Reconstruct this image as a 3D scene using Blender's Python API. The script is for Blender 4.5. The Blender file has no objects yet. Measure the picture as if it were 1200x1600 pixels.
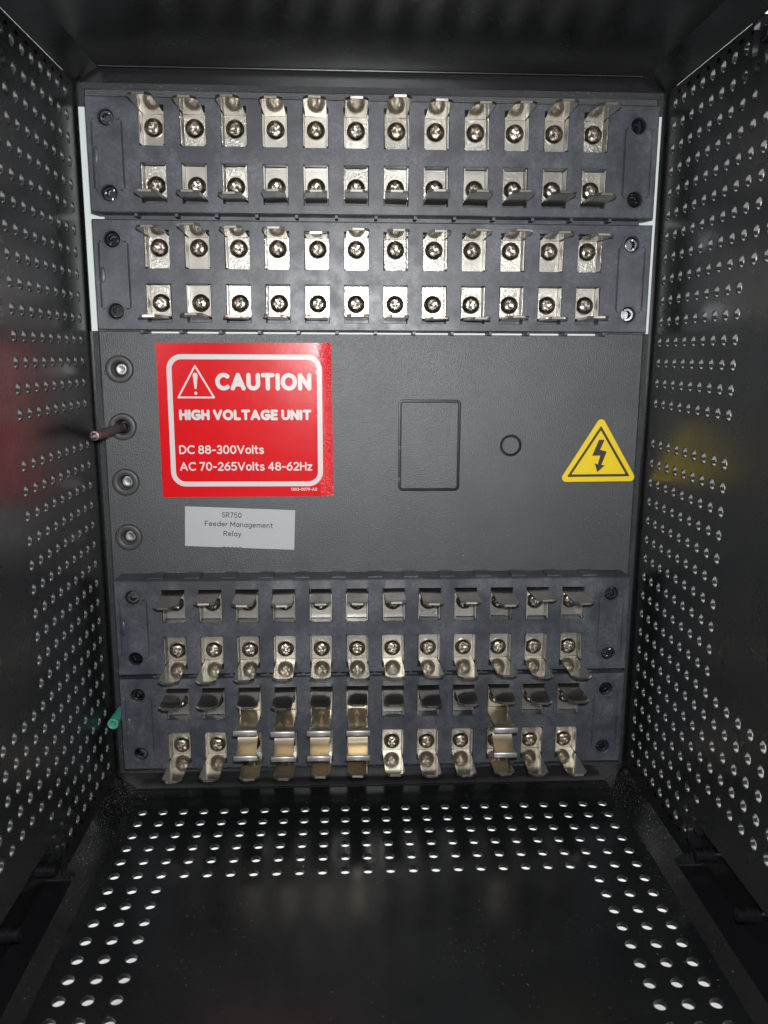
import bpy, bmesh, math, random
from mathutils import Vector, Matrix
from mathutils.geometry import tessellate_polygon
random.seed(7)
PI = math.pi
S = 0.001                                    # everything below is written in millimetres
scene = bpy.context.scene
COL = scene.collection

# ------------------------------------------------------------------ camera, world, flash, exposure
def rot_xyz(a, b, c):
    return Matrix.Rotation(a, 3, 'X') @ Matrix.Rotation(b, 3, 'Y') @ Matrix.Rotation(c, 3, 'Z')
CAM_R = rot_xyz(1.3809, -0.0449, -0.0043)
CAM_P = Vector((-5.046, -291.61, 158.125))
cd = bpy.data.cameras.new('camera')
cam = bpy.data.objects.new('camera', cd); COL.objects.link(cam)
cam.matrix_world = Matrix.Translation(CAM_P * S) @ CAM_R.to_4x4()
cd.sensor_fit = 'HORIZONTAL'; cd.sensor_width = 36.0
cd.lens = 36.0 * 1275.86 / 1200.0
cd.clip_start = 0.002; cd.clip_end = 50.0
cd.dof.use_dof = True; cd.dof.focus_distance = 0.285; cd.dof.aperture_fstop = 30.0
scene.camera = cam

world = bpy.data.worlds.new('World'); scene.world = world; world.use_nodes = True
wn, wl = world.node_tree.nodes, world.node_tree.links
bg = wn['Background']; bg.inputs['Strength'].default_value = 1.0
tc = wn.new('ShaderNodeTexCoord'); sp = wn.new('ShaderNodeSeparateXYZ'); rp = wn.new('ShaderNodeValToRGB')
mp = wn.new('ShaderNodeMapRange'); mp.inputs['From Min'].default_value = -1; mp.inputs['From Max'].default_value = 1
wl.new(tc.outputs['Generated'], sp.inputs[0]); wl.new(sp.outputs['Y'], mp.inputs['Value'])
wl.new(mp.outputs[0], rp.inputs[0]); wl.new(rp.outputs[0], bg.inputs['Color'])
e = rp.color_ramp.elements                    # the room: dim behind the photographer, lighter to the sides
e[0].position = 0.27; e[0].color = (.02, .022, .024, 1)
e[1].position = 0.48; e[1].color = (1.75, 1.76, 1.77, 1)

fl = bpy.data.lights.new('flash', 'AREA'); fl.shape = 'DISK'; fl.size = 0.007; fl.energy = 0.95; fl.color = (.975, .985, 1)
flash = bpy.data.objects.new('flash', fl); COL.objects.link(flash)
flash.matrix_world = Matrix.Translation((CAM_P + CAM_R @ Vector((4, 15, 0))) * S) @ CAM_R.to_4x4()

vs = scene.view_settings
scene.display_settings.display_device = 'sRGB'
vs.view_transform = 'Standard'; vs.look = 'None'; vs.exposure = 0; vs.gamma = 1; vs.use_curve_mapping = False
scene.render.engine = 'CYCLES'
scene.cycles.max_bounces = 10; scene.cycles.glossy_bounces = 6; scene.cycles.caustics_reflective = True
scene.cycles.sample_clamp_indirect = 4.0

# ------------------------------------------------------------------ mesh builder
class MB:
    def __init__(self): self.v = []; self.f = []
    def pts(self, ps):
        i = len(self.v); self.v += [tuple(p) for p in ps]; return list(range(i, i + len(ps)))
    def face(self, ps): self.f.append(self.pts(ps))
    def bridge(self, a, b, closed=True):
        ia, ib = self.pts(a), self.pts(b); n = len(ia)
        for k in range(n if closed else n - 1):
            m = (k + 1) % n; self.f.append([ia[k], ia[m], ib[m], ib[k]])
    def fill(self, outer, holes=()):
        loops = [[Vector(p) for p in outer]] + [[Vector(p) for p in h] for h in holes]
        idx = []
        for l in loops: idx += self.pts(l)
        for t in tessellate_polygon(loops): self.f.append([idx[k] for k in t])
    def box(self, a, b):
        (x0, y0, z0), (x1, y1, z1) = a, b
        i = self.pts([(x0,y0,z0),(x1,y0,z0),(x1,y1,z0),(x0,y1,z0),(x0,y0,z1),(x1,y0,z1),(x1,y1,z1),(x0,y1,z1)])
        for q in ((0,3,2,1),(4,5,6,7),(0,1,5,4),(1,2,6,5),(2,3,7,6),(3,0,4,7)): self.f.append([i[k] for k in q])
    def loft(self, loops, cap0=True, cap1=True):
        for a, b in zip(loops, loops[1:]): self.bridge(a, b)
        if cap0: self.face(loops[0])
        if cap1: self.face(loops[-1])
    def build(self, name, mat, parent=None, origin=(0, 0, 0), sharp=35, bevel=0, merge=True):
        me = bpy.data.meshes.new(name); ox, oy, oz = origin
        me.from_pydata([((x-ox)*S, (y-oy)*S, (z-oz)*S) for x, y, z in self.v], [], self.f)
        bm = bmesh.new(); bm.from_mesh(me)
        if merge: bmesh.ops.remove_doubles(bm, verts=bm.verts, dist=1e-7)
        bmesh.ops.recalc_face_normals(bm, faces=bm.faces)
        for f in bm.faces: f.smooth = True
        bm.to_mesh(me); bm.free()
        me.set_sharp_from_angle(angle=math.radians(sharp))
        me.materials.append(mat)
        o = bpy.data.objects.new(name, me); COL.objects.link(o)
        if parent: o.parent = parent
        else: o.location = Vector(origin) * S
        if bevel:
            b = o.modifiers.new('bevel', 'BEVEL'); b.width = bevel * S; b.segments = 2; b.limit_method = 'ANGLE'; b.angle_limit = math.radians(40)
        return o

def tag(o, label, cat, group=None):
    o['label'] = label; o['category'] = cat
    if group: o['group'] = group
def empty(name, loc, label, cat, group=None):
    o = bpy.data.objects.new(name, None); COL.objects.link(o); o.location = Vector(loc) * S
    o.empty_display_size = .005; tag(o, label, cat, group); return o

def rect(x0, x1, z0, z1, y, off=0, r=0, n=5):
    x0 -= off; x1 += off; z0 -= off; z1 += off; r = max(r + off, 0) if r else 0
    if r <= 0: return [(x0,y,z0),(x1,y,z0),(x1,y,z1),(x0,y,z1)]
    o = []
    for cx, cz, a in ((x1-r,z0+r,-90),(x1-r,z1-r,0),(x0+r,z1-r,90),(x0+r,z0+r,180)):
        for k in range(n + 1):
            t = math.radians(a + 90 * k / n); o.append((cx + r*math.cos(t), y, cz + r*math.sin(t)))
    return o
def circ(cx, cz, r, y, n=32):
    return [(cx + r*math.cos(2*PI*k/n), y, cz + r*math.sin(2*PI*k/n)) for k in range(n)]

# ------------------------------------------------------------------ materials
def mat(name, col, rough=.5, metal=0, spec=.5, coat=0):
    m = bpy.data.materials.new(name); m.use_nodes = True
    b = m.node_tree.nodes['Principled BSDF']
    b.inputs['Base Color'].default_value = (*col, 1); b.inputs['Roughness'].default_value = rough
    b.inputs['Metallic'].default_value = metal; b.inputs['Specular IOR Level'].default_value = spec
    b.inputs['Coat Weight'].default_value = coat; b.inputs['Coat Roughness'].default_value = .08
    return m
class N:
    def __init__(s, m): s.m = m; s.t = m.node_tree; s.b = s.t.nodes['Principled BSDF']; s.co = s.t.nodes.new('ShaderNodeTexCoord'); s.pos = s.t.nodes.new('ShaderNodeNewGeometry')
    def new(s, k, **kw):
        n = s.t.nodes.new(k)
        for a, v in kw.items(): setattr(n, a, v)
        return n
    def link(s, a, b): s.t.links.new(a, b)
    def noise(s, scale, detail=2, rough=.5, vec=None, stretch=None):
        n = s.new('ShaderNodeTexNoise'); n.inputs['Scale'].default_value = scale; n.inputs['Detail'].default_value = detail
        n.inputs['Roughness'].default_value = rough
        src = vec or s.pos.outputs['Position']
        if stretch:
            mpp = s.new('ShaderNodeMapping'); mpp.inputs['Scale'].default_value = stretch
            s.link(src, mpp.inputs[0]); src = mpp.outputs[0]
        s.link(src, n.inputs['Vector']); return n.outputs['Fac']
    def ramp(s, src, *stops):
        r = s.new('ShaderNodeValToRGB'); el = r.color_ramp.elements
        while len(el) < len(stops): el.new(.5)
        for q, (p, c) in zip(el, stops):
            q.position = p; q.color = (c, c, c, 1) if isinstance(c, (int, float)) else (*c, 1)
        s.link(src, r.inputs[0]); return r.outputs[0]
    def mix(s, fac, a, b):
        n = s.new('ShaderNodeMix', data_type='RGBA'); s.link(fac, n.inputs[0])
        for sock, v in ((n.inputs[6], a), (n.inputs[7], b)):
            if isinstance(v, tuple): sock.default_value = (*v, 1)
            else: s.link(v, sock)
        return n.outputs[2]
    def math(s, op, a, b):
        n = s.new('ShaderNodeMath', operation=op)
        for sock, v in zip(n.inputs, (a, b)):
            if isinstance(v, (int, float)): sock.default_value = v
            else: s.link(v, sock)
        return n.outputs[0]
    def bump(s, h, strength, dist, normal=None):
        n = s.new('ShaderNodeBump'); n.inputs['Distance'].default_value = dist
        if isinstance(strength, (int, float)): n.inputs['Strength'].default_value = strength
        else: s.link(strength, n.inputs['Strength'])
        s.link(h, n.inputs['Height'])
        if normal: s.link(normal, n.inputs['Normal'])
        s.link(n.outputs[0], s.b.inputs['Normal']); return n.outputs[0]

def black_paint(name, base, rough, speck, grain=.12, blot=1., gs=1700):
    m = mat(name, (base,)*3, rough); n = N(m)   # a faintly cool black
    blotch = n.noise(45, 4, .6)
    c = n.mix(n.ramp(blotch, (.4, 0.), (.7, 1.)), (base*.78, base*.83, base*.88), (base*1.2, base*1.25, base*1.31))
    dots = n.ramp(n.noise(1500, 1, .4), (.70 - speck*.02, 0.), (.76 - speck*.02, 1.))
    patch = n.ramp(n.noise(28, 3, .6), (.4, 0.), (.62, 1.))
    c = n.mix(n.math('MULTIPLY', dots, patch), c, (.16, .15, .13))
    n.link(c, n.b.inputs['Base Color'])
    n.link(n.ramp(n.noise(60, 4, .65), (.3, rough*(1 - .15*blot)), (.7, min(1, rough*(1 + .25*blot)))), n.b.inputs['Roughness'])
    n.bump(n.noise(gs, 3, .6), grain, .0002)
    return m
M_WALL = black_paint('black gloss paint', .010, .28, .0, .01)
M_FLOOR = black_paint('black paint dusty', .009, .21, -2.5, .02)
M_CEIL = black_paint('black paint ceiling', .006, .30, .0, .03)
M_PANEL = black_paint('black powder coat', .028, .43, .5, .9, .2, 2200)
M_RUBBER = mat('black rubber', (.045,.045,.046), .45)
M_BLACK = mat('black steel', (.006,.006,.007), .33)

M_PLASTIC = mat('black plastic', (.04,.043,.05), .42, 0, .62); n = N(M_PLASTIC)
sm = n.ramp(n.noise(70, 6, .68), (.42, 0.), (.72, 1.))
fine = n.ramp(n.noise(900, 3, .7), (.35, .25), (.7, 1.))
st = n.ramp(n.noise(120, 4, .6, stretch=(1, 1, .25)), (.5, 0.), (.75, .7))
w = n.math('MULTIPLY', n.math('MAXIMUM', sm, st), fine)
n.link(n.mix(w, (.025, .029, .036), (.125, .134, .150)), n.b.inputs['Base Color'])
n.link(n.ramp(n.noise(200, 4, .6), (.3, .38), (.7, .52)), n.b.inputs['Roughness'])
n.bump(n.noise(1200, 4, .65), .12, .0002)

def nickel(name, col, rough, dist, rough2=.5, share=.5, grain=(.05, .75), vary=.12):
    """plated metal with a clear and a scattered reflection; every piece has a slightly different grain"""
    m = mat(name, col, rough, 1); n = N(m)
    b2 = n.new('ShaderNodeBsdfPrincipled'); b2.inputs['Metallic'].default_value = 1; b2.inputs['Roughness'].default_value = rough2
    oi = n.new('ShaderNodeObjectInfo')
    amt = n.ramp(oi.outputs['Random'], (.15, grain[0]), (.9, grain[1]))
    n.link(n.ramp(n.noise(160, 3, .6), (.3, rough*.8), (.7, rough*1.3)), n.b.inputs['Roughness'])
    c = n.mix(n.noise(130, 4, .7), tuple(c*.86 for c in col), tuple(min(1, c*1.1) for c in col))
    v = n.ramp(oi.outputs['Random'], (0., 1.), (.35, 1. - vary*.3), (1., 1. - vary))
    vm = n.new('ShaderNodeMix', data_type='RGBA', blend_type='MULTIPLY'); vm.inputs[0].default_value = 1
    n.link(c, vm.inputs[6]); n.link(v, vm.inputs[7]); c = vm.outputs[2]
    n.link(c, n.b.inputs['Base Color']); n.link(c, b2.inputs['Base Color'])
    nm = n.bump(n.noise(2300, 2, .6, stretch=(1, 1, .8)), amt, dist)
    n.link(nm, b2.inputs['Normal'])
    mx = n.new('ShaderNodeMixShader'); mx.inputs[0].default_value = share
    n.link(n.b.outputs[0], mx.inputs[1]); n.link(b2.outputs[0], mx.inputs[2])
    n.link(mx.outputs[0], n.t.nodes['Material Output'].inputs['Surface'])
    return m
M_NICKEL = nickel('nickel plate', (.55, .525, .47), .17, .00013, .52, .5, (.15, 1.6), .42)
M_TAB = nickel('smooth nickel plate', (.64, .60, .525), .12, .00003, .45, .30, (.02, .3), .25)
M_SCREW = nickel('screw steel', (.58, .52, .45), .09, .00009, .27, .30, (.3, 1.2))
M_CLIP = nickel('spring plate', (.72, .64, .50), .14, .00004, .52, .46, (.1, .5))
M_BAR = nickel('rolled spring edge', (.66, .63, .61), .3, .00003, .55, .75, (.05, .3))
M_EDGE = nickel('thin painted punched edge', (.31, .31, .31), .15, .00004, .42, .22, (.1, .5))
M_PIN = mat('dark brown steel', (.155,.125,.118), .36, 1)
M_CUP = nickel('cup metal', (.46, .45, .44), .2, .0001, .5, .5)
M_WHITEBOARD = mat('pale insulating sheet', (.64, .69, .66), .55)
M_PAPER = mat('white paper label', (.36, .37, .38), .55); n = N(M_PAPER); n.bump(n.noise(300, 3), .06, .0002)
M_INK = mat('black ink', (.02, .02, .022), .5)
M_WHITEINK = mat('white ink', (.57, .52, .50), .4)
M_YELLOW = mat('yellow vinyl', (.72, .52, .008), .4)
M_BROWNINK = mat('dark ink', (.035, .022, .018), .45)
M_TABLE = mat('white tabletop', (.86, .855, .84), .6); n = N(M_TABLE)
n.link(n.mix(n.noise(20, 4), (.83,.82,.80), (.88,.875,.865)), n.b.inputs['Base Color'])
M_DUST = mat('dust', (.42, .39, .33), .9)
M_GREEN = mat('green plastic', (.10, .46, .34), .25, 0, .5)
M_GREEN.node_tree.nodes['Principled BSDF'].inputs['Transmission Weight'].default_value = .35
M_RED = mat('red vinyl', (.58, .004, .008), .22, 0, .28, 0); n = N(M_RED)
sx = n.new('ShaderNodeSeparateXYZ'); n.link(n.co.outputs['Generated'], sx.inputs[0])
edge = n.ramp(sx.outputs['X'], (.90, .03), (.97, 1.))
n.link(n.ramp(sx.outputs['X'], (.88, .24), (.96, .15)), n.b.inputs['Roughness'])
n.bump(n.noise(850, 3, .7), edge, .00055, n.bump(n.noise(38, 2, .5), .25, .0012))

M_PANEL.node_tree.nodes['Principled BSDF'].inputs['Specular IOR Level'].default_value = .82
for q, sv in ((M_WALL, .75), (M_FLOOR, .5), (M_CEIL, .35)): q.node_tree.nodes['Principled BSDF'].inputs['Specular IOR Level'].default_value = sv
# ------------------------------------------------------------------ table
mb = MB(); mb.box((-900, -900, -90), (900, 900, -58.0))
t = mb.build('table', M_TABLE); t['kind'] = 'structure'

# ------------------------------------------------------------------ the case
XL, XR, ZT, YF = -93.4, 103.3, 245.2, -214.0
case = empty('relay_case', (5, -100, -6.8), 'black steel relay case with perforated walls, seen from its open front', 'case')
CO = (5, -100, -6.8)
HR = 1.62
# back panel with embossed knockout outlines
mb = MB(); x0, x1, z0, z1 = -92.6, 102.4, 0.3, 245.4
gro = [([rect(13.6, 35.4, 110, 142.4, 0, .3, 1.5), rect(13.6, 35.4, 110, 142.4, .12, .12, 1.5), rect(13.6, 35.4, 110, 142.4, 1.4, .12, 1.5)],
        [rect(13.6, 35.4, 110, 142.4, 0, -.85, 1.5), rect(13.6, 35.4, 110, 142.4, .25, -.45, 1.5), rect(13.6, 35.4, 110, 142.4, 1.4, -.45, 1.5)]),
       ([circ(54, 126.3, 4.0, 0), circ(54, 126.3, 3.85, .12), circ(54, 126.3, 3.85, 1.4)],
        [circ(54, 126.3, 2.95, 0), circ(54, 126.3, 3.3, .25), circ(54, 126.3, 3.3, 1.4)])]
gh = [(-83.7, z) for z in (153, 133.1, 113.4, 93.4)]
holes = [g[0][0] for g in gro] + [circ(x, z, 2.9, 0, 24) for x, z in gh]
inner = rect(x0, x1, z0, z1, 0, -2.6)
mb.fill(inner, holes)
outer = rect(x0, x1, z0, z1, .55, -.3); out2 = rect(x0, x1, z0, z1, 1.4)
mb.bridge(rect(x0, x1, z0, z1, .22, -2.1), inner); mb.bridge(outer, rect(x0, x1, z0, z1, .22, -2.1)); mb.bridge(out2, outer)
for g in gro:
    for l in g:
        for a, b in zip(l, l[1:]): mb.bridge(a, b)
    mb.fill(g[1][0])
for x, z in gh: mb.bridge(circ(x, z, 2.9, 0, 24), circ(x, z, 2.9, 2.4, 24))
for k, z in enumerate((114, 125.5, 136.8)):        # little snap tabs left in the knockout's cut
    mb.box((13.2, .3, z - .6), (14.3, .9, z + .6))
panel = mb.build('back_panel', M_PANEL, case, CO, sharp=12)

class Sheet:
    """perforated sheet: cells on a grid, some with a round hole through them, with real thickness"""
    def __init__(s, fn, th): s.fn = fn; s.th = th; s.mb = MB(); s.bare = []
    def P(s, u, v, w=0): return s.fn(u, v, w)
    def plain(s, u0, u1, v0, v1, sides='', mid=0):
        q = [(u0,v0),(u1,v0),(u1,v1),(u0,v1)]
        for w in (0, s.th): s.mb.face([s.P(u, v, w) for u, v in q])
        for ch in sides:
            a, b = {'b': (q[0],q[1]), 'r': (q[1],q[2]), 't': (q[2],q[3]), 'l': (q[3],q[0])}[ch]
            s.mb.face([s.P(*a), s.P(*b), s.P(*b, s.th), s.P(*a, s.th)])
    def hole(s, u0, u1, v0, v1, r, sides='', n=20):
        cu, cv = (u0+u1)/2, (v0+v1)/2; hu, hv = (u1-u0)/2, (v1-v0)/2
        c, q = [], []
        for k in range(n):
            t = 2*PI*(k + .5)/n; a, b = math.cos(t), math.sin(t)
            c.append((cu + r*a, cv + r*b)); m = max(abs(a)/hu, abs(b)/hv); q.append((cu + a/m, cv + b/m))
        corner = [(cu+hu, cv+hv), (cu-hu, cv+hv), (cu-hu, cv-hv), (cu+hu, cv-hv)]
        rb = .16
        c2 = [(cu + (u-cu)*(r+rb)/r, cv + (v-cv)*(r+rb)/r) for u, v in c]
        for w, wb in ((0, .14*(1 if s.th > 0 else -1)), (s.th, 0)):
            ring = c2 if wb else c
            s.mb.bridge([s.P(u, v, w) for u, v in ring], [s.P(u, v, w) for u, v in q])
            if wb: s.mb.bridge([s.P(u, v, w) for u, v in c2], [s.P(u, v, wb) for u, v in c])
            for k in range(4):
                i = int(n/8 + k*n/4 - .5); j = (i + 1) % n
                if abs((q[i][0]-corner[k][0])*(q[j][1]-corner[k][1])-(q[i][1]-corner[k][1])*(q[j][0]-corner[k][0])) > 1e-9:
                    s.mb.face([s.P(*q[i], w), s.P(*corner[k], w), s.P(*q[j], w)])
        k0 = len(s.mb.f); s.mb.bridge([s.P(u, v, .14*(1 if s.th > 0 else -1)) for u, v in c], [s.P(u, v, s.th) for u, v in c])
        s.bare += range(k0, len(s.mb.f))
        for ch in sides:
            a, b = {'b': (corner[2],corner[3]), 'r': (corner[3],corner[0]), 't': (corner[0],corner[1]), 'l': (corner[1],corner[2])}[ch]
            s.mb.face([s.P(*a), s.P(*b), s.P(*b, s.th), s.P(*a, s.th)])

def side_wall(sign):
    X = XL if sign < 0 else XR; y0 = -9.15 if sign < 0 else -6.94; zt = 239.8
    sh = Sheet(lambda u, v, w: (X + sign*w, u, v), 1.5)
    NC = 28
    ys = [y0 + 3.5 - 7*k for k in range(NC + 1)]
    def has(r, c):
        if r == 15 or c > 25: return False
        if 9 <= r <= 25: return c <= 8
        m = min(r, 33 - r)
        return c <= (7 if m == 0 else 8 if m <= 2 else 25)
    def solid(r, c):
        m = min(r, 33 - r)
        return not ((c >= 9 and m <= 1) or (c >= 8 and m == 0)) or c > 25
    sh.plain(ys[0], 2.9, -7, ZT + 7)                              # strip by the panel
    sh.plain(YF, ys[-1], 0, ZT, 'l')                         # front strip
    for c in range(NC):
        for r in range(34):
            a, b = zt - 7*r - 3.5, zt - 7*r + 3.5
            if r == 0: b = ZT
            if r == 33: a = 0
            if not solid(r, c):
                # leave the slot, but keep the margin above / below it
                if r == 1: sh.plain(ys[c+1], ys[c], zt - 7*1 - 3.5, zt - 7*1 - .2, 't')
                if r == 32: sh.plain(ys[c+1], ys[c], 15.6, 19.3, 'b')
                continue
            sd = ''
            if c == 7 and r in (0, 33) or c == 8 and r in (1, 32): sd = 'l'
            if c == 8 and r == 1: sd += 't'
            if c == 8 and r == 32: sd += 'b'
            if has(r, c):
                ca, cb = zt - 7*r - 3.5, zt - 7*r + 3.5
                sh.hole(ys[c+1], ys[c], ca, cb, HR, sd)
                if r == 0: sh.plain(ys[c+1], ys[c], cb, ZT)
                if r == 33: sh.plain(ys[c+1], ys[c], 0, ca)
            else: sh.plain(ys[c+1], ys[c], a, b, sd)
    o = sh.mb.build('side_wall', M_WALL, case, CO); o.data.materials.append(M_EDGE)
    for k in sh.bare: o.data.polygons[k].material_index = 1
    return o
side_wall(-1); side_wall(1)

# floor plate: raised middle crease, holes along the back and both sides
ZF, FP = -5.6, 7.367
CL, CR = -86.3, 96.0
fx = [-79.9 - FP/2 + FP*k for k in range(25)]
fy = [-16.9 + FP/2 - FP*k for k in range(28)]
sh = Sheet(lambda u, v, w: (u, v, ZF + w), -1.45)
for c in range(24):
    for r in range(27):
        q = (fx[c], fx[c+1], fy[r+1], fy[r])
        if r <= 5 or ((c <= 2 or c >= 21) and r <= 23): sh.hole(*q, 1.68)
        else: sh.plain(*q)
sh.plain(CL, fx[0], fy[-1], fy[0]); sh.plain(fx[-1], CR, fy[-1], fy[0])
sh.plain(CL, CR, fy[0], -.6); sh.plain(CL, CR, YF, fy[-1], 'b')
m = sh.mb
for X0, X1, sg in ((CL, XL, -1), (CR, XR, 1)):              # sloping strips up to the walls, cut back in front
    xe = X0 + sg*4.4; ze = ZF + 4.4/abs(X1 - X0)*5.5
    m.face([(X0, .5, ZF), (X1, .5, -.1), (X1, -57, -.1), (X0, -57, ZF)])
    m.face([(X0, -57, ZF), (xe, -57, ze), (xe, YF, ze), (X0, YF, ZF)])
    m.face([(X0, -56.9, ZF - .1), (X1, -56.9, -.15), (X1 + sg*11, -56.9, -.15), (X1 + sg*11, -56.9, -9), (X0, -56.9, -9)])
    m.face([(xe, -57, ze), (xe, YF, ze), (xe, YF, ze - 3), (xe, -57, ze - 3)])
    m.face([(X1, .5, -.1), (X1, -57, -.1), (X1 + sg*1.5, -57, -.1), (X1 + sg*1.5, .5, -.1)])
bead = lambda y, z, r: [(y + r*math.cos(a), z + r*math.sin(a)) for a in [2*PI*k/10 for k in range(10)]]
b = bead(-.9, ZF - .05, .45)
m.loft([[(x, y, z) for y, z in b] for x in (CL + .6, CR - .6)])
m.build('floor_plate', M_FLOOR, case, CO)
# riser below and above the panel, plus added backing that stops light leaks
mb = MB(); mb.box((XL - 1.5, 2.6, -9), (XR + 1.5, 4, 253))
mb.build('riser_light_stop', M_BLACK, case, CO)
# top plate
mb = MB(); ZC = 249.8; TL, TR = -85.6, 94.6
mb.face([(TL, -.6, ZC), (TR, -.6, ZC), (TR, YF, ZC), (TL, YF, ZC)])
for X0, X1, sg in ((TL, XL, -1), (TR, XR, 1)):
    mb.face([(X0, .5, ZC), (X1, .5, ZT + .05), (X1, YF, ZT + .05), (X0, YF, ZC)])
b = bead(-.9, ZC + .02, .42)
mb.loft([[(x, y, z) for y, z in b] for x in (TL + .4, TR - .4)])
mb.build('top_plate', M_CEIL, case, CO)
# channel behind the slot at the foot and head of each wall, with the round spacers in it
for sg, X in ((-1, XL), (1, XR)):
    for zb, zt_, zs in ((-4.5, 22, 4.2), (226, 249, 240.8)):
        mb = MB(); o = X + sg*6.5
        mb.face([(o, -55, zb), (o, YF, zb), (o, YF, zt_), (o, -55, zt_)])
        zz = zb if zb < 0 else zt_
        mb.face([(X - sg*.6 if zb > 0 else X - sg*2.5, -57, zz), (o, -57, zz), (o, YF, zz), (X - sg*.6 if zb > 0 else X - sg*2.5, YF, zz)])
        z2 = zt_ if zb < 0 else zb
        mb.face([(X + sg*1.55, -55, z2), (o, -55, z2), (o, YF, z2), (X + sg*1.55, YF, z2)])
        mb.face([(X + sg*1.55, -55, zb), (o, -55, zb), (o, -55, zt_), (X + sg*1.55, -55, zt_)])
        mb.build('channel', M_BLACK, case, CO)
        for y in (-64.5, -92.5):
            mb = MB()
            prof = [(.3, 1.7), (.5, 1.9), (3, 1.9), (3.2, 2.2), (6.4, 2.2)]
            loops = [[(X + sg*dx, y + r*math.cos(2*PI*k/24), zs + r*math.sin(2*PI*k/24)) for k in range(24)] for dx, r in prof]
            mb.loft(loops); mb.build('spacer', M_BLACK, case, CO)

# ------------------------------------------------------------------ terminal blocks
PITCH, X0C = 13.0, -66.7
COLS = [X0C + PITCH*k for k in range(12)]
BX0, BX1, YB, YP = -87.2, 97.0, -11.0, -6.7
def polar_head():
    """pan head with a cross recess; axis along -Y, seat at y=0"""
    mb = MB(); NA, R = 48, 3.0
    rs = [0, .25, .5, .75, 1.0, 1.25, 1.5, 1.75, 2.0, 2.3, 2.6, 2.8, 2.95, 3.0]
    def h(x, z):
        r = math.hypot(x, z); H = .45 + 1.75*max(0, 1 - (r/3.03)**3.6)**.62 - .02*r
        for a, l in ((x, z), (z, x)):
            if abs(a) < .42 and abs(l) < 1.75: return H - 1.15*(1 - .30*abs(l)/1.75)
        d = min(abs(x), abs(z))
        if r < .8: return H - .9
        return H
    loops = []
    for r in rs[1:]:
        loops.append([(r*math.cos(2*PI*k/NA), -h(r*math.cos(2*PI*k/NA), r*math.sin(2*PI*k/NA)), r*math.sin(2*PI*k/NA)) for k in range(NA)])
    loops.append([(3.0*math.cos(2*PI*k/NA), 0, 3.0*math.sin(2*PI*k/NA)) for k in range(NA)])
    mb.face(loops[0])
    for a, b in zip(loops, loops[1:]): mb.bridge(a, b)
    return mb
def terminal_mesh(up):
    """plate with two side flanges that line the pocket; y=0 plate face, z=0 the tab's inner face"""
    s = 1 if up else -1; mb = MB()
    W, T = 3.5, .8
    mb.box((-W, 0, min(-s*10.2, -s*.05)), (W, T, max(-s*10.2, -s*.05)))
    for sx in (-1, 1):
        mb.box((min(sx*(W+.07), sx*(W + .42)), -4.1, min(-s*10.0, -s*.3)), (max(sx*(W+.07), sx*(W + .42)), T, max(-s*10.0, -s*.3)))
    return mb
def tab_mesh(up):
    """the long tab standing out of the pocket, corners clipped at its tip"""
    s = 1 if up else -1; mb = MB(); W, T, L, ch, th, c = 3.55, .8, -19.4, 1.7, .85, .1
    out = [(-W, T), (-W, L + ch), (-W + ch, L), (W - ch, L), (W, L + ch), (W, T)]
    ins = [(-W + c, T), (-W + c, L + ch + .04), (-W + ch + .04, L + c), (W - ch - .04, L + c), (W - c, L + ch + .04), (W - c, T)]
    lv = lambda y: .0
    lay = lambda o, z: [(x, y, s*(z + lv(y))) for x, y in o]
    mb.loft([lay(ins, 0), lay(out, c), lay(out, th - c), lay(ins, th)])
    return mb
PROTO = {}
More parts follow.
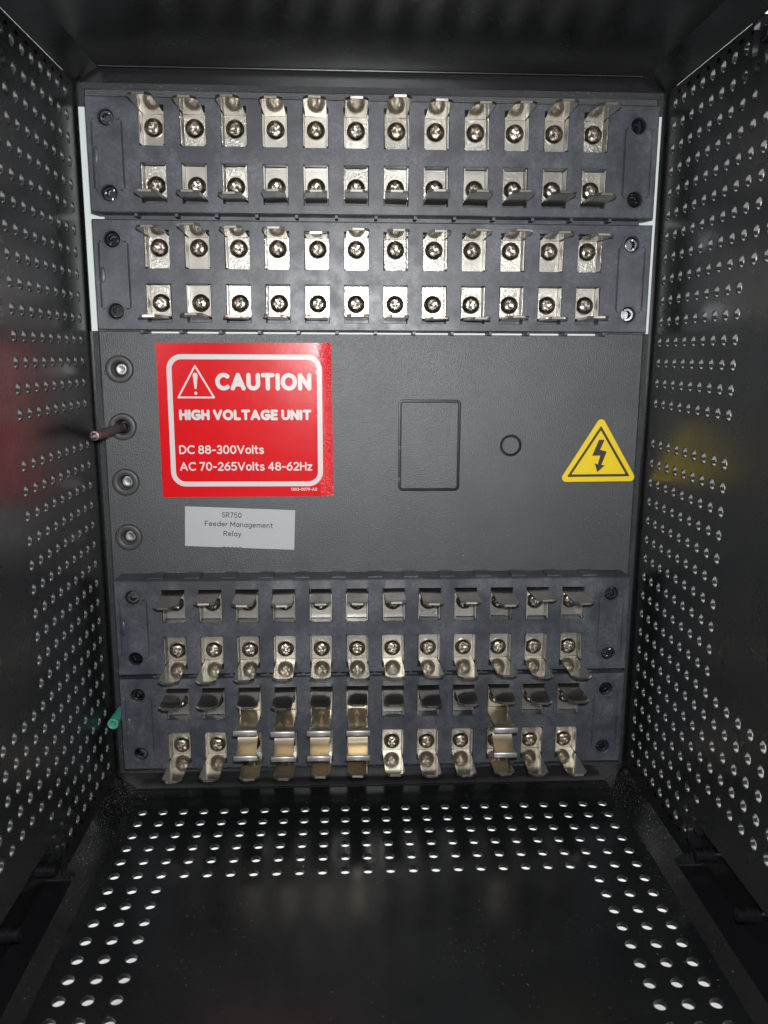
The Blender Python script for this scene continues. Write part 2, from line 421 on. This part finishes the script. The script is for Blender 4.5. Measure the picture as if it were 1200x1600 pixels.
def place_block(ztop, label, z_tab, z_scr, z_dn, z_scr2, filler):
    zb = ztop - 35
    O = ((BX0 + BX1)/2, 0, zb)
    blk = empty('terminal_block', O, label, 'terminal block', 'terminal blocks on the back panel')
    mb = MB()
    hx = [(-81.0, ztop - 6.2), (-81.0, ztop - 29), (90.4, ztop - 6.2), (90.4, ztop - 29)]
    pockets = []
    for x in COLS:
        pockets.append((x - 4.0, x + 4.0, z_tab - 10.4, z_tab + 1.7))
        pockets.append((x - 4.0, x + 4.0, z_dn - 1.9, z_dn + 10.4))
    holes = [rect(*p, YB, .12) for p in pockets] + [circ(x, z, 2.75, YB, 28) for x, z in hx]
    front = rect(BX0, BX1, zb, ztop, YB, -.35)
    mb.fill(front, holes)
    e1 = rect(BX0, BX1, zb, ztop, YB + .35); e2 = rect(BX0, BX1, zb, ztop, -.62 if ztop > 150 else -.05, -.2)
    mb.bridge(front, e1); mb.bridge(e1, e2); mb.face(e2)
    for p in pockets:
        a, b, c = rect(*p, YB, .12), rect(*p, YB + .15), rect(*p, YP + 1.0)
        mb.bridge(a, b); mb.bridge(b, c); mb.face(c)
    for x, z in hx:
        lo = [circ(x, z, r, YB + y, 28) for r, y in ((2.75, 0), (2.5, .25), (2.4, 3.2))]
        for a, b in zip(lo, lo[1:]): mb.bridge(a, b)
        mb.face(lo[-1])
        # raised ring round the screw well
        lo = [circ(x, z, r, YB + y, 28) for r, y in ((2.95, .02), (3.0, -.14), (3.3, -.14), (3.4, .02))]
        for a, b in zip(lo, lo[1:]): mb.bridge(a, b)
    # thin moulded outline between the two wells at each end
    def bar(xa, za, xb, zb_, w=.32, h=.34):
        if xa == xb: q = [(xa - w, YB), (xa, YB - h), (xa + w, YB)]; mb.loft([[(x, y, z) for x, y in q] for z in (za, zb_)])
        else: q = [(za - w, YB), (za, YB - h), (za + w, YB)]; mb.loft([[(x, y, z) for z, y in q] for x in (xa, xb)])
    for xa, xb, xc in ((-85.4, -76.0, -81.0), (86.0, 94.8, 90.4)):
        zt2, zb2 = ztop - 7.0, ztop - 28.2
        bar(xa, zt2 - .4, xa, zb2 + .4); bar(xb, zt2 - .4, xb, zb2 + .4)
        for zz in (zt2, zb2):
            bar(xa + .4, zz, xc - 3.6, zz); bar(xc + 3.6, zz, xb - .4, zz)
    # gate mark at one end: a shallow oval swelling
    gx = BX0 + 2.6
    lo = [[(gx + .95*math.cos(2*PI*k/20)*q, YB - .4*math.sqrt(1 - q*q), ztop - 17.5 + 2.6*math.sin(2*PI*k/20)*q) for k in range(20)] for q in (.999, .9, .7, .45, .2)]
    mb.loft(lo, False, True)
    # ribs on the upper and lower faces, one between every two columns
    for k in range(13):
        x = COLS[0] - PITCH/2 + PITCH*k
        mb.box((x - 2.6, -8.6, ztop - .1), (x + 2.6, -1.2, ztop + .38)); mb.box((x - .5, -9.8, zb - .9), (x + .5, -1.2, zb + .1))
    if filler: mb.box((BX0 + 2.5, -4.5, zb - 2.0), (BX1 - 2.5, -1.1, zb + .1))
    hs = mb.build('housing', M_PLASTIC, blk, O)
    # screws in the end wells
    for x, z in hx:
        if 'well' not in PROTO:
            w = MB(); NA = 24
            lo = [[(r*math.cos(2*PI*k/NA), y, r*math.sin(2*PI*k/NA)) for k in range(NA)] for r, y in ((2.3, 0), (2.3, -1.5), (2.05, -1.75), (1.35, -1.75), (1.25, -1.6))]
            lo.append([(1.2*math.cos(2*PI*k/NA), -.4, 1.2*math.sin(2*PI*k/NA)) for k in range(NA)])
            w.loft(lo, False, True)
            for k in range(3):
                a = k*2*PI/3
                w.box((1.6*math.cos(a) - .3, -2.2, 1.6*math.sin(a) - .3), (1.6*math.cos(a) + .3, -1.7, 1.6*math.sin(a) + .3))
            PROTO['well'] = w.build('mounting_screw', M_SCREWBLK, blk); s = PROTO['well']
        else: s = PROTO['well'].copy(); COL.objects.link(s); s.parent = blk
        s.location = ((x - O[0])*S, (YB + 3.1)*S, (z - O[2])*S)
        s.rotation_euler = (random.uniform(-.08, .08), random.uniform(0, 6.28), random.uniform(-.08, .08))
    for up, zt2, zs in ((True, z_tab, z_scr), (False, z_dn, z_scr2)):
        for x in COLS:
            key = 'up' if up else 'dn'
            if key not in PROTO:
                o = PROTO[key] = terminal_mesh(up).build('terminal', M_NICKEL, blk, sharp=28)
            else: o = PROTO[key].copy(); COL.objects.link(o); o.parent = blk
            o.location = ((x - O[0])*S, (YP - O[1])*S, (zt2 - O[2])*S)
            o.rotation_euler = (random.gauss(0, .016), random.gauss(0, .008), random.gauss(0, .014))
            if key + 'tab' not in PROTO: q = PROTO[key + 'tab'] = tab_mesh(up).build('tab', M_TAB, o, sharp=20)
            else: q = PROTO[key + 'tab'].copy(); COL.objects.link(q); q.parent = o
            q.rotation_euler = (max(-.03, min(.03, random.gauss(0, .016))), random.gauss(0, .012), random.gauss(0, .012))
            if 'screw' not in PROTO: q = PROTO['screw'] = polar_head().build('screw', M_SCREW, o, sharp=50)
            else: q = PROTO['screw'].copy(); COL.objects.link(q); q.parent = o
            q.location = (random.gauss(0, .08)*S, -.02*S, (zs - zt2)*S)
            q.rotation_euler = (random.gauss(0, .05), random.uniform(0, 6.28), random.gauss(0, .05))
    return blk
M_SCREWBLK = mat('black oxide screw', (.13, .13, .14), .12, 1)
place_block(238.0, 'topmost dark plastic terminal block, its upper tabs under the case top', 233.9, 229.6, 207.9, 212.0, 1)
place_block(201.0, 'dark plastic terminal block directly above the red caution label', 196.1, 192.6, 170.5, 175.0, 0)
place_block(79.9, 'dark plastic terminal block just below the small white label, without clips', 74.7, 70.4, 48.7, 52.8, 0)
place_block(43.2, 'lowest dark plastic terminal block, carrying the five brassy shorting clips', 37.8, 33.4, 11.9, 15.9, 0)

# ------------------------------------------------------------------ pale sheet behind the upper two blocks
mb = MB(); mb.box((-92.3, -.55, 165.9), (101.5, -.12, 237.4)); mb.box((-72, -.9, 165.2), (83, -.12, 165.86))
o = mb.build('insulating_sheet', M_WHITEBOARD, None, (5, 0, 165)); tag(o, 'pale insulating sheet showing as white strips beside the upper two terminal blocks', 'sheet')

# ------------------------------------------------------------------ shorting clips
def clip_mesh():
    prof = [(-6.9, 28.6), (-9, 28.4), (-13, 28.3), (-18, 28.7), (-22.5, 29.5), (-26.0, 30.2), (-27.2, 29.7), (-27.3, 28.9), (-26.4, 28.3), (-23, 27.4), (-20.6, 26.6),
            (-20.0, 25.9), (-19.9, 25.2), (-20.6, 24.0), (-22, 22.7), (-24.3, 21.5), (-26.8, 20.9), (-27.8, 20.5), (-27.9, 19.9), (-26.8, 19.3), (-24, 18.5), (-20.2, 16.9), (-17, 14.9), (-14.5, 12.95)]
    mb = MB(); th = .28; W = 3.45
    V = [Vector(p) for p in prof]; n2 = []
    for i, p in enumerate(V):
        d = (V[min(i+1, len(V)-1)] - V[max(i-1, 0)]).normalized(); n2.append(Vector((-d.y, d.x)))
    loops = []
    for p, q in zip(V, n2):
        a, b = p + q*th, p - q*th
        loops.append([(-W, a.x, a.y), (W, a.x, a.y), (W, b.x, b.y), (-W, b.x, b.y)])
    mb.loft(loops)
    return mb
def bar_mesh(y, z, r, W):
    mb = MB(); sg = lambda t, e: math.copysign(abs(t)**e, t)
    c = [(y + .5*r*sg(math.cos(2*PI*k/20), .55), z + r*sg(math.sin(2*PI*k/20), .6)) for k in range(20)]
    mb.loft([[(x, yy, zz) for yy, zz in [(y + (a - y)*k, z + (b - z)*k) for a, b in c]] for x, k in ((-W, .8), (-W + .15, 1), (W - .15, 1), (W, .8))])
    return mb
clips = [(2, 'brassy shorting clip in the third column from the left, leftmost of the clips'),
         (3, 'brassy shorting clip in the fourth column from the left, second of the clips'),
         (4, 'brassy shorting clip in the fifth column from the left, middle one of five'),
         (5, 'brassy shorting clip in the sixth column, last of the four side by side'),
         (9, 'brassy shorting clip standing alone in the third column from the right')]
first = None
for c, lab in clips:
    O = (COLS[c], -6.9, 18.4)
    e = empty('shorting_clip', O, lab, 'clip', 'shorting clips in the lowest terminal block')
    if first is None:
        first = [clip_mesh().build('spring_strip', M_CLIP, e, (0, -6.9, 18.4), sharp=60),
                 bar_mesh(-27.2, 29.25, 1.05, 4.15).build('rolled_edge', M_BAR, e, (0, -6.9, 18.4), sharp=60),
                 bar_mesh(-27.8, 20.2, 1.0, 4.1).build('rolled_edge', M_BAR, e, (0, -6.9, 18.4), sharp=60)]
    else:
        for p in first: q = p.copy(); COL.objects.link(q); q.parent = e
    e.rotation_euler = (random.gauss(0, .008), 0, random.gauss(0, .012))

# ------------------------------------------------------------------ grommets, pin, green stud
glab = ['black rubber grommet highest in the column, beside the top of the red label',
        'black rubber grommet with the dark metal pin sticking out of it',
        'black rubber grommet beside the lower edge of the red label, under the pin',
        'lowest black rubber grommet, left of the small white label']
for k, (x, z) in enumerate(gh):
    e = empty('grommet', (x, 0, z), glab[k], 'grommet', 'rubber grommets in a column on the back panel')
    mb = MB(); prof = [(4.75, -.02), (4.75, -1.1), (4.6, -1.4), (4.3, -1.55), (3.1, -1.55), (2.7, -1.35), (2.45, -.9), (2.35, 1.8)]
    lo = [circ(0, 0, r, y, 36) for r, y in prof]
    for a, b in zip(lo, lo[1:]): mb.bridge(a, b)
    mb.build('ring', M_RUBBER, e, sharp=50)
    mb = MB(); lo = [circ(.12, -.1, r, y, 20) for r, y in ((2.4, 2.2), (2.2, 1.7), (1.6, 1.5), (1.0, 1.65), (.4, 1.75))]
    mb.loft(lo, False, True); mb.build('metal_core', M_CUP if k != 1 else M_BLACK, e, sharp=60)
mb = MB(); prof = [(1.5, -1), (1.5, -2.4), (1.75, -2.6), (1.75, -3.3), (1.45, -3.5), (1.45, -30.2), (1.3, -30.3), (1.3, -30.9), (1.5, -31.0), (1.58, -31.6), (1.5, -32.6), (1.0, -32.7), (.85, -30.8)]
mb.loft([circ(0, 0, r, y, 24) for r, y in prof], True, True)
e = mb.build('metal_pin', M_PIN, None, (0, 0, 0), sharp=40); e.location = Vector((-83.7, 0, 133.1))*S
e.rotation_euler = (math.radians(.3), 0, math.radians(-.5))
tag(e, 'long dark metal pin sticking straight out of the second grommet from the top', 'pin')
mb = MB(); lo = []
for i in range(24):
    y = -1 - i*.5; lo.append(circ(0, 0, 1.95 if i % 2 else 1.65, y, 24))
lo += [circ(0, 0, 1.5, -12.7, 24), circ(0, 0, 1.25, -12.6, 24), circ(0, 0, 1.15, -9, 24)]
mb.loft(lo, True, True)
o = mb.build('threaded_stud', M_GREEN, None, sharp=80); o.location = Vector((-89.9, 0, 26.9))*S
tag(o, 'short green threaded plastic stud at the left edge of the lowest terminal block', 'stud')

# ------------------------------------------------------------------ lettering: a round-ended stroke alphabet
def arc(cx, cy, rx, ry, a0, a1, n=14):
    return [(cx + rx*math.cos(math.radians(a0 + (a1-a0)*k/n)), cy + ry*math.sin(math.radians(a0 + (a1-a0)*k/n))) for k in range(n + 1)]
G = {
 'A': (.80, [[(0,0),(.40,1)], [(.40,1),(.80,0)], [(.15,.30),(.65,.30)]]),
 'C': (.74, [arc(.46,.5,.46,.5,52,308,20)]),
 'U': (.70, [[(0,1),(0,.36)] + arc(.35,.35,.35,.35,180,360) + [(.70,.36),(.70,1)]]),
 'T': (.70, [[(0,1),(.70,1)], [(.35,1),(.35,0)]]),
 'I': (.0, [[(0,1),(0,0)]]),
 'O': (.90, [arc(.45,.5,.45,.5,0,360,28)]),
 'N': (.68, [[(0,0),(0,1)], [(0,1),(.68,0)], [(.68,0),(.68,1)]]),
 'H': (.64, [[(0,0),(0,1)], [(.64,0),(.64,1)], [(0,.52),(.64,.52)]]),
 'G': (.80, [arc(.47,.5,.47,.5,55,330,20) + [(.80,.45)], [(.80,.45),(.50,.45)]]),
 'V': (.76, [[(0,1),(.38,0)], [(.38,0),(.76,1)]]),
 'L': (.50, [[(0,1),(0,0)], [(0,0),(.50,0)]]),
 'E': (.52, [[(0,0),(0,1)], [(0,1),(.52,1)], [(0,.52),(.46,.52)], [(0,0),(.52,0)]]),
 'D': (.72, [[(0,0),(0,1)], [(0,1),(.25,1)] + arc(.25,.5,.47,.5,88,-88,16) + [(.25,0),(0,0)]]),
 'S': (.58, [arc(.29,.75,.27,.25,35,200,12) + arc(.29,.25,.29,.27,92,-150,16)[0:]]),
 'R': (.60, [[(0,0),(0,1)], [(0,1),(.3,1)] + arc(.30,.75,.28,.25,88,-88,12) + [(0,.5)], [(.28,.5),(.60,0)]]),
 'F': (.50, [[(0,0),(0,1)], [(0,1),(.50,1)], [(0,.52),(.44,.52)]]),
 'M': (.82, [[(0,0),(0,1)], [(0,1),(.41,.25)], [(.41,.25),(.82,1)], [(.82,1),(.82,0)]]),
 '0': (.60, [arc(.30,.5,.30,.5,0,360,24)]),
 '1': (.28, [[(0,.78),(.26,1)], [(.26,1),(.26,0)]]),
 '2': (.56, [arc(.28,.72,.27,.28,160,-20,14) + [(.45,.5),(0,0)], [(0,0),(.56,0)]]),
 '3': (.54, [arc(.26,.75,.25,.25,140,-90,14), arc(.26,.25,.28,.25,90,-145,16)]),
 '4': (.62, [[(.46,0),(.46,1)], [(.46,1),(0,.28)], [(0,.28),(.62,.28)]]),
 '5': (.54, [[(.48,1),(.08,1)], [(.08,1),(.04,.55)], [(.04,.55)] + arc(.25,.31,.29,.31,110,-140,18)]),
 '6': (.58, [arc(.29,.31,.29,.31,0,360,22), [(.45,1),(.22,.80),(.06,.52),(0,.31)]]),
 '7': (.54, [[(0,1),(.54,1)], [(.54,1),(.16,0)]]),
 '8': (.58, [arc(.29,.76,.25,.24,0,360,20), arc(.29,.26,.29,.26,0,360,22)]),
 '9': (.58, [arc(.29,.69,.29,.31,0,360,22), [(.13,0),(.36,.2),(.52,.48),(.58,.69)]]),
 '-': (.32, [[(0,.42),(.32,.42)]]),
 'o': (.56, [arc(.28,.34,.28,.34,0,360,22)]),
 'l': (.0, [[(0,1.03),(0,0)]]),
 't': (.36, [[(.14,.95),(.14,.16),(.20,.03),(.36,0)], [(0,.68),(.34,.68)]]),
 's': (.42, [arc(.21,.51,.20,.17,35,200,10) + arc(.21,.17,.21,.18,92,-150,12)]),
 'z': (.46, [[(0,.68),(.46,.68)], [(.46,.68),(0,0)], [(0,0),(.46,0)]]),
 'e': (.54, [[(.02,.36),(.54,.36)], arc(.27,.34,.27,.34,5,320,18)]),
 'd': (.54, [arc(.27,.34,.27,.34,0,360,20), [(.54,1.03),(.54,0)]]),
 'r': (.30, [[(0,.68),(0,0)], [(0,.42),(.1,.6),(.30,.68)]]),
 'a': (.54, [arc(.27,.34,.27,.34,0,360,20), [(.54,.68),(.54,0)]]),
 'n': (.50, [[(0,.68),(0,0)], [(0,.4)] + arc(.25,.40,.25,.28,170,0,10) + [(.50,0)]]),
 'g': (.54, [arc(.27,.34,.27,.34,0,360,20), [(.54,.68),(.54,-.1)] + arc(.27,-.1,.27,.2,0,-140,10)]),
 'm': (.82, [[(0,.68),(0,0)], [(0,.42)] + arc(.205,.44,.205,.24,170,0,8) + [(.41,0)], [(.41,.42)] + arc(.615,.44,.205,.24,170,0,8) + [(.82,0)]]),
 'y': (.52, [[(0,.68),(.26,0)], [(.52,.68),(.26,0),(.16,-.24),(.02,-.3)]]),
}
class Ink:
    """flat strokes laid on a label that faces -Y; each stroke lies a hair above the one before"""
    def __init__(s, y): s.mb = MB(); s.y = y; s.k = 0
    def stroke(s, pts, w):
        P = [Vector(p) for p in pts]
        P = [p for i, p in enumerate(P) if i == 0 or (p - P[i-1]).length > 1e-6]
        h = w/2; y = s.y - .0025*(s.k % 9); s.k += 1
        closed = (P[0] - P[-1]).length < 1e-5
        Lp, Rp = [], []
        n = len(P)
        for i in range(n):
            if closed: a, b = P[(i-1) % (n-1)], P[(i+1) % (n-1)]
            else: a, b = P[max(i-1, 0)], P[min(i+1, n-1)]
            d = (b - a).normalized(); q = Vector((-d.y, d.x))*h
            Lp.append(P[i] + q); Rp.append(P[i] - q)
        T = lambda p: (p.x, y, p.y)
        s.mb.bridge([T(p) for p in Lp], [T(p) for p in Rp], False)
        if not closed:
            for p, a in ((P[0], P[0] - P[1]), (P[-1], P[-1] - P[-2])):
                t0 = math.atan2(a.y, a.x)
                s.mb.face([T(p + Vector((math.cos(t0 + t), math.sin(t0 + t)))*h) for t in [-PI/2 + PI*k/8 for k in range(9)]])
    def text(s, txt, x0, x1, z0, H, w, rot=0, gap=None, piv=(0, 0)):
        """fit the line between x0 and x1, baseline outline at z0, cap outline height H"""
        k = H - w; x = 0; items = []
        gp = (gap if gap is not None else .26)
        for ch in txt:
            if ch == ' ': x += .34; continue
            adv, st = G[ch]; items.append((x, st)); x += adv + gp + .0
        x -= gp
        f = (x1 - x0 - w)/x
        c, sn = math.cos(rot), math.sin(rot)
        for xo, st in items:
            for l in st:
                q = [(x0 + w/2 + (xo + a)*f, z0 + w/2 + b*k) for a, b in l]
                s.stroke([(piv[0] + (a - piv[0])*c - (b - piv[1])*sn, piv[1] + (a - piv[0])*sn + (b - piv[1])*c) for a, b in q], w)
    def build(s, name, m, parent, origin): return s.mb.build(name, m, parent, origin, merge=False)

# red caution label
O = (-40.6, 0, 107.9)
lab = empty('caution_label', O, 'square red caution label with white frame and lettering about high voltage', 'label')
mb = MB(); lo = [[(-71, y, 162.0), (-10.4, y, 162.3), (-10.0, y, 108.0), (-71, y, 107.8)] for y in (-.03, -.16)]
mb.loft(lo); mb.build('sheet', M_RED, lab, O)
YI = -.172
fr = MB(); a = rect(-67.7, -13.75, 111.7, 158.2, YI, 0, 5.2, 8); b = rect(-67.7, -13.75, 111.7, 158.2, YI, -1.75, 5.2, 8)
fr.bridge(a, b); fr.build('frame_line', M_WHITEINK, lab, O)
ink = Ink(YI)
tri = [(-64.0, 143.3), (-51.6, 143.3), (-57.85, 154.2)]
for i in range(3): ink.stroke([tri[i], tri[(i+1) % 3]], .62)
bang = [(-58.75, 151.0), (-58.6, 151.6), (-57.9, 151.9), (-57.2, 151.6), (-57.05, 151.0), (-57.55, 146.4), (-57.9, 146.1), (-58.25, 146.4)]
ink.mb.face([(x, YI, z) for x, z in bang]); ink.mb.face(circ(-57.9, 144.75, .55, YI, 16))
ink.build('warning_triangle', M_WHITEINK, lab, O)
ink = Ink(YI)
ink.text('CAUTION', -51.0, -17.5, 145.75, 6.1, 1.5, gap=.38)
ink.text('HIGH VOLTAGE UNIT', -64.0, -17.6, 135.35, 3.75, .98, gap=.36)
ink.text('DC 88-300Volts', -64.5, -34.6, 123.35, 3.15, .54, gap=.27)
ink.text('AC 70-265Volts 48-62Hz', -64.5, -17.5, 117.35, 3.15, .54, gap=.27)
ink.text('1303-0079-A2', -25.3, -15.9, 110.05, 1.1, .20, gap=.3)
ink.build('lettering', M_WHITEINK, lab, O)

# white name label, stuck on a little askew
O = (-44, 0, 89)
lab = empty('name_label', O, 'small white paper label with three lines of black text, stuck on slightly askew', 'label')
mb = MB(); mb.loft([[(-63.3, y, 104.5), (-23.9, y, 102.9), (-24.5, y, 88.2), (-63.9, y, 89.9)] for y in (-.03, -.14)])
mb.build('sheet', M_PAPER, lab, O)
ink = Ink(-.152); R = -.040
ink.text('SR750', -50.3, -43.2, 100.15, 1.95, .27, R, .3, (-43.8, 101))
ink.text('Feeder Management', -56.5, -32.0, 96.75, 1.95, .27, R, .28, (-43.8, 97.5))
ink.text('Relay', -49.9, -43.5, 93.25, 1.95, .27, R, .3, (-43.8, 94))
for k, x in enumerate((-50.2, -48.8, -47.3, -45.9, -44.5)):   # tops of a line cut off by the label's edge
    zz = 89.42 - (x + 50)*.040
    ink.stroke([(x, zz - .12), (x + .25, zz + .04), (x + .65, zz + .02), (x + .85, zz - .14)], .24)
ink.build('lettering', M_INK, lab, O)

# yellow triangle
O = (86.5, 0, 113)
lab = empty('hazard_sticker', O, 'yellow triangular electric shock warning sticker with black lightning arrow', 'sticker')
def rtri(A, B, C, r, y, n=6):
    pts = [Vector(A), Vector(B), Vector(C)]; o = []
    for i in range(3):
        p, a, b = pts[i], (pts[i-1] - pts[i]).normalized(), (pts[(i+1) % 3] - pts[i]).normalized()
        half = a.angle(b)/2; c = p + (a + b).normalized()*(r/math.sin(half)); t = r/math.tan(half)
        s0, s1 = p + a*t - c, p + b*t - c
        for k in range(n + 1):
            v = s0.lerp(s1, k/n).normalized()*r + c; o.append((v.x, y, v.y))
    return o
T0 = ((72.0, 113.0), (101.1, 113.25), (86.6, 137.2))
mb = MB(); mb.loft([rtri(*T0, 1.5, y) for y in (-.03, -.15)]); mb.build('sheet', M_YELLOW, lab, O)
mb = MB(); mb.bridge(rtri((75.0, 114.8), (98.2, 115.0), (86.6, 133.5), .25, -.162), rtri((76.6, 115.75), (96.6, 115.9), (86.6, 131.8), .15, -.162))
bolt = [(86.1,128.4),(88.2,128.4),(86.7,124.75),(89.2,124.1),(87.5,119.3),(88.7,119.0),(86.1,116.5),(84.9,119.9),(86.1,119.4),(86.9,122.6),(83.9,122.6)]
mb.fill([(x, -.162, z) for x, z in bolt]); mb.build('lightning_symbol', M_BROWNINK, lab, O)

# ------------------------------------------------------------------ dust and crumbs on the floor
mb = MB()
def crumb(x, y, z, r):
    ps = [Vector((random.gauss(0, 1), random.gauss(0, 1), random.gauss(0, .5))).normalized()*r*random.uniform(.6, 1.2) for _ in range(4)]
    i = mb.pts([(x + p.x, y + p.y, z + r*.4 + p.z) for p in ps])
    for q in ((0,1,2),(0,2,3),(0,3,1),(1,3,2)): mb.f.append([i[k] for k in q])
def floor_z(x):
    if x < CL: return ZF + min((CL - x)/(CL - XL), 1)*5.5
    if x > CR: return ZF + min((x - CR)/(XR - CR), 1)*5.5
    return ZF
for _ in range(1900):
    sg = random.choice((-1, 1)); x = (XL if sg < 0 else XR) - sg*abs(random.gauss(0, 5.5)); y = -1 - abs(random.gauss(0, 38))
    if x < XL or x > XR or (y < -56 and (x < CL - 3.8 or x > CR + 3.8)): continue
    crumb(x, y, floor_z(x), random.choice((.06, .07, .08, .1, .1, .15)))
for _ in range(330):
    x = random.uniform(CL, CR); y = random.uniform(-120, -3)
    crumb(x, y, ZF, random.choice((.05, .06, .07, .09, .12)))
for _ in range(170):
    x = random.uniform(XL + 3, XR - 3); crumb(x, -random.uniform(1, 14), floor_z(x), random.choice((.06, .08, .12)))
for x, y, r in ((-20, -51, .32), (-95 + 14, -8, .3), (103, -104, .3), (97, -60, .2), (60, -80, .15)): crumb(min(x, 98), y, floor_z(min(x, 98)), r)
o = mb.build('dust', M_DUST, None, merge=False); o['kind'] = 'stuff'; o['label'] = 'pale dust and crumbs scattered over the black case floor'
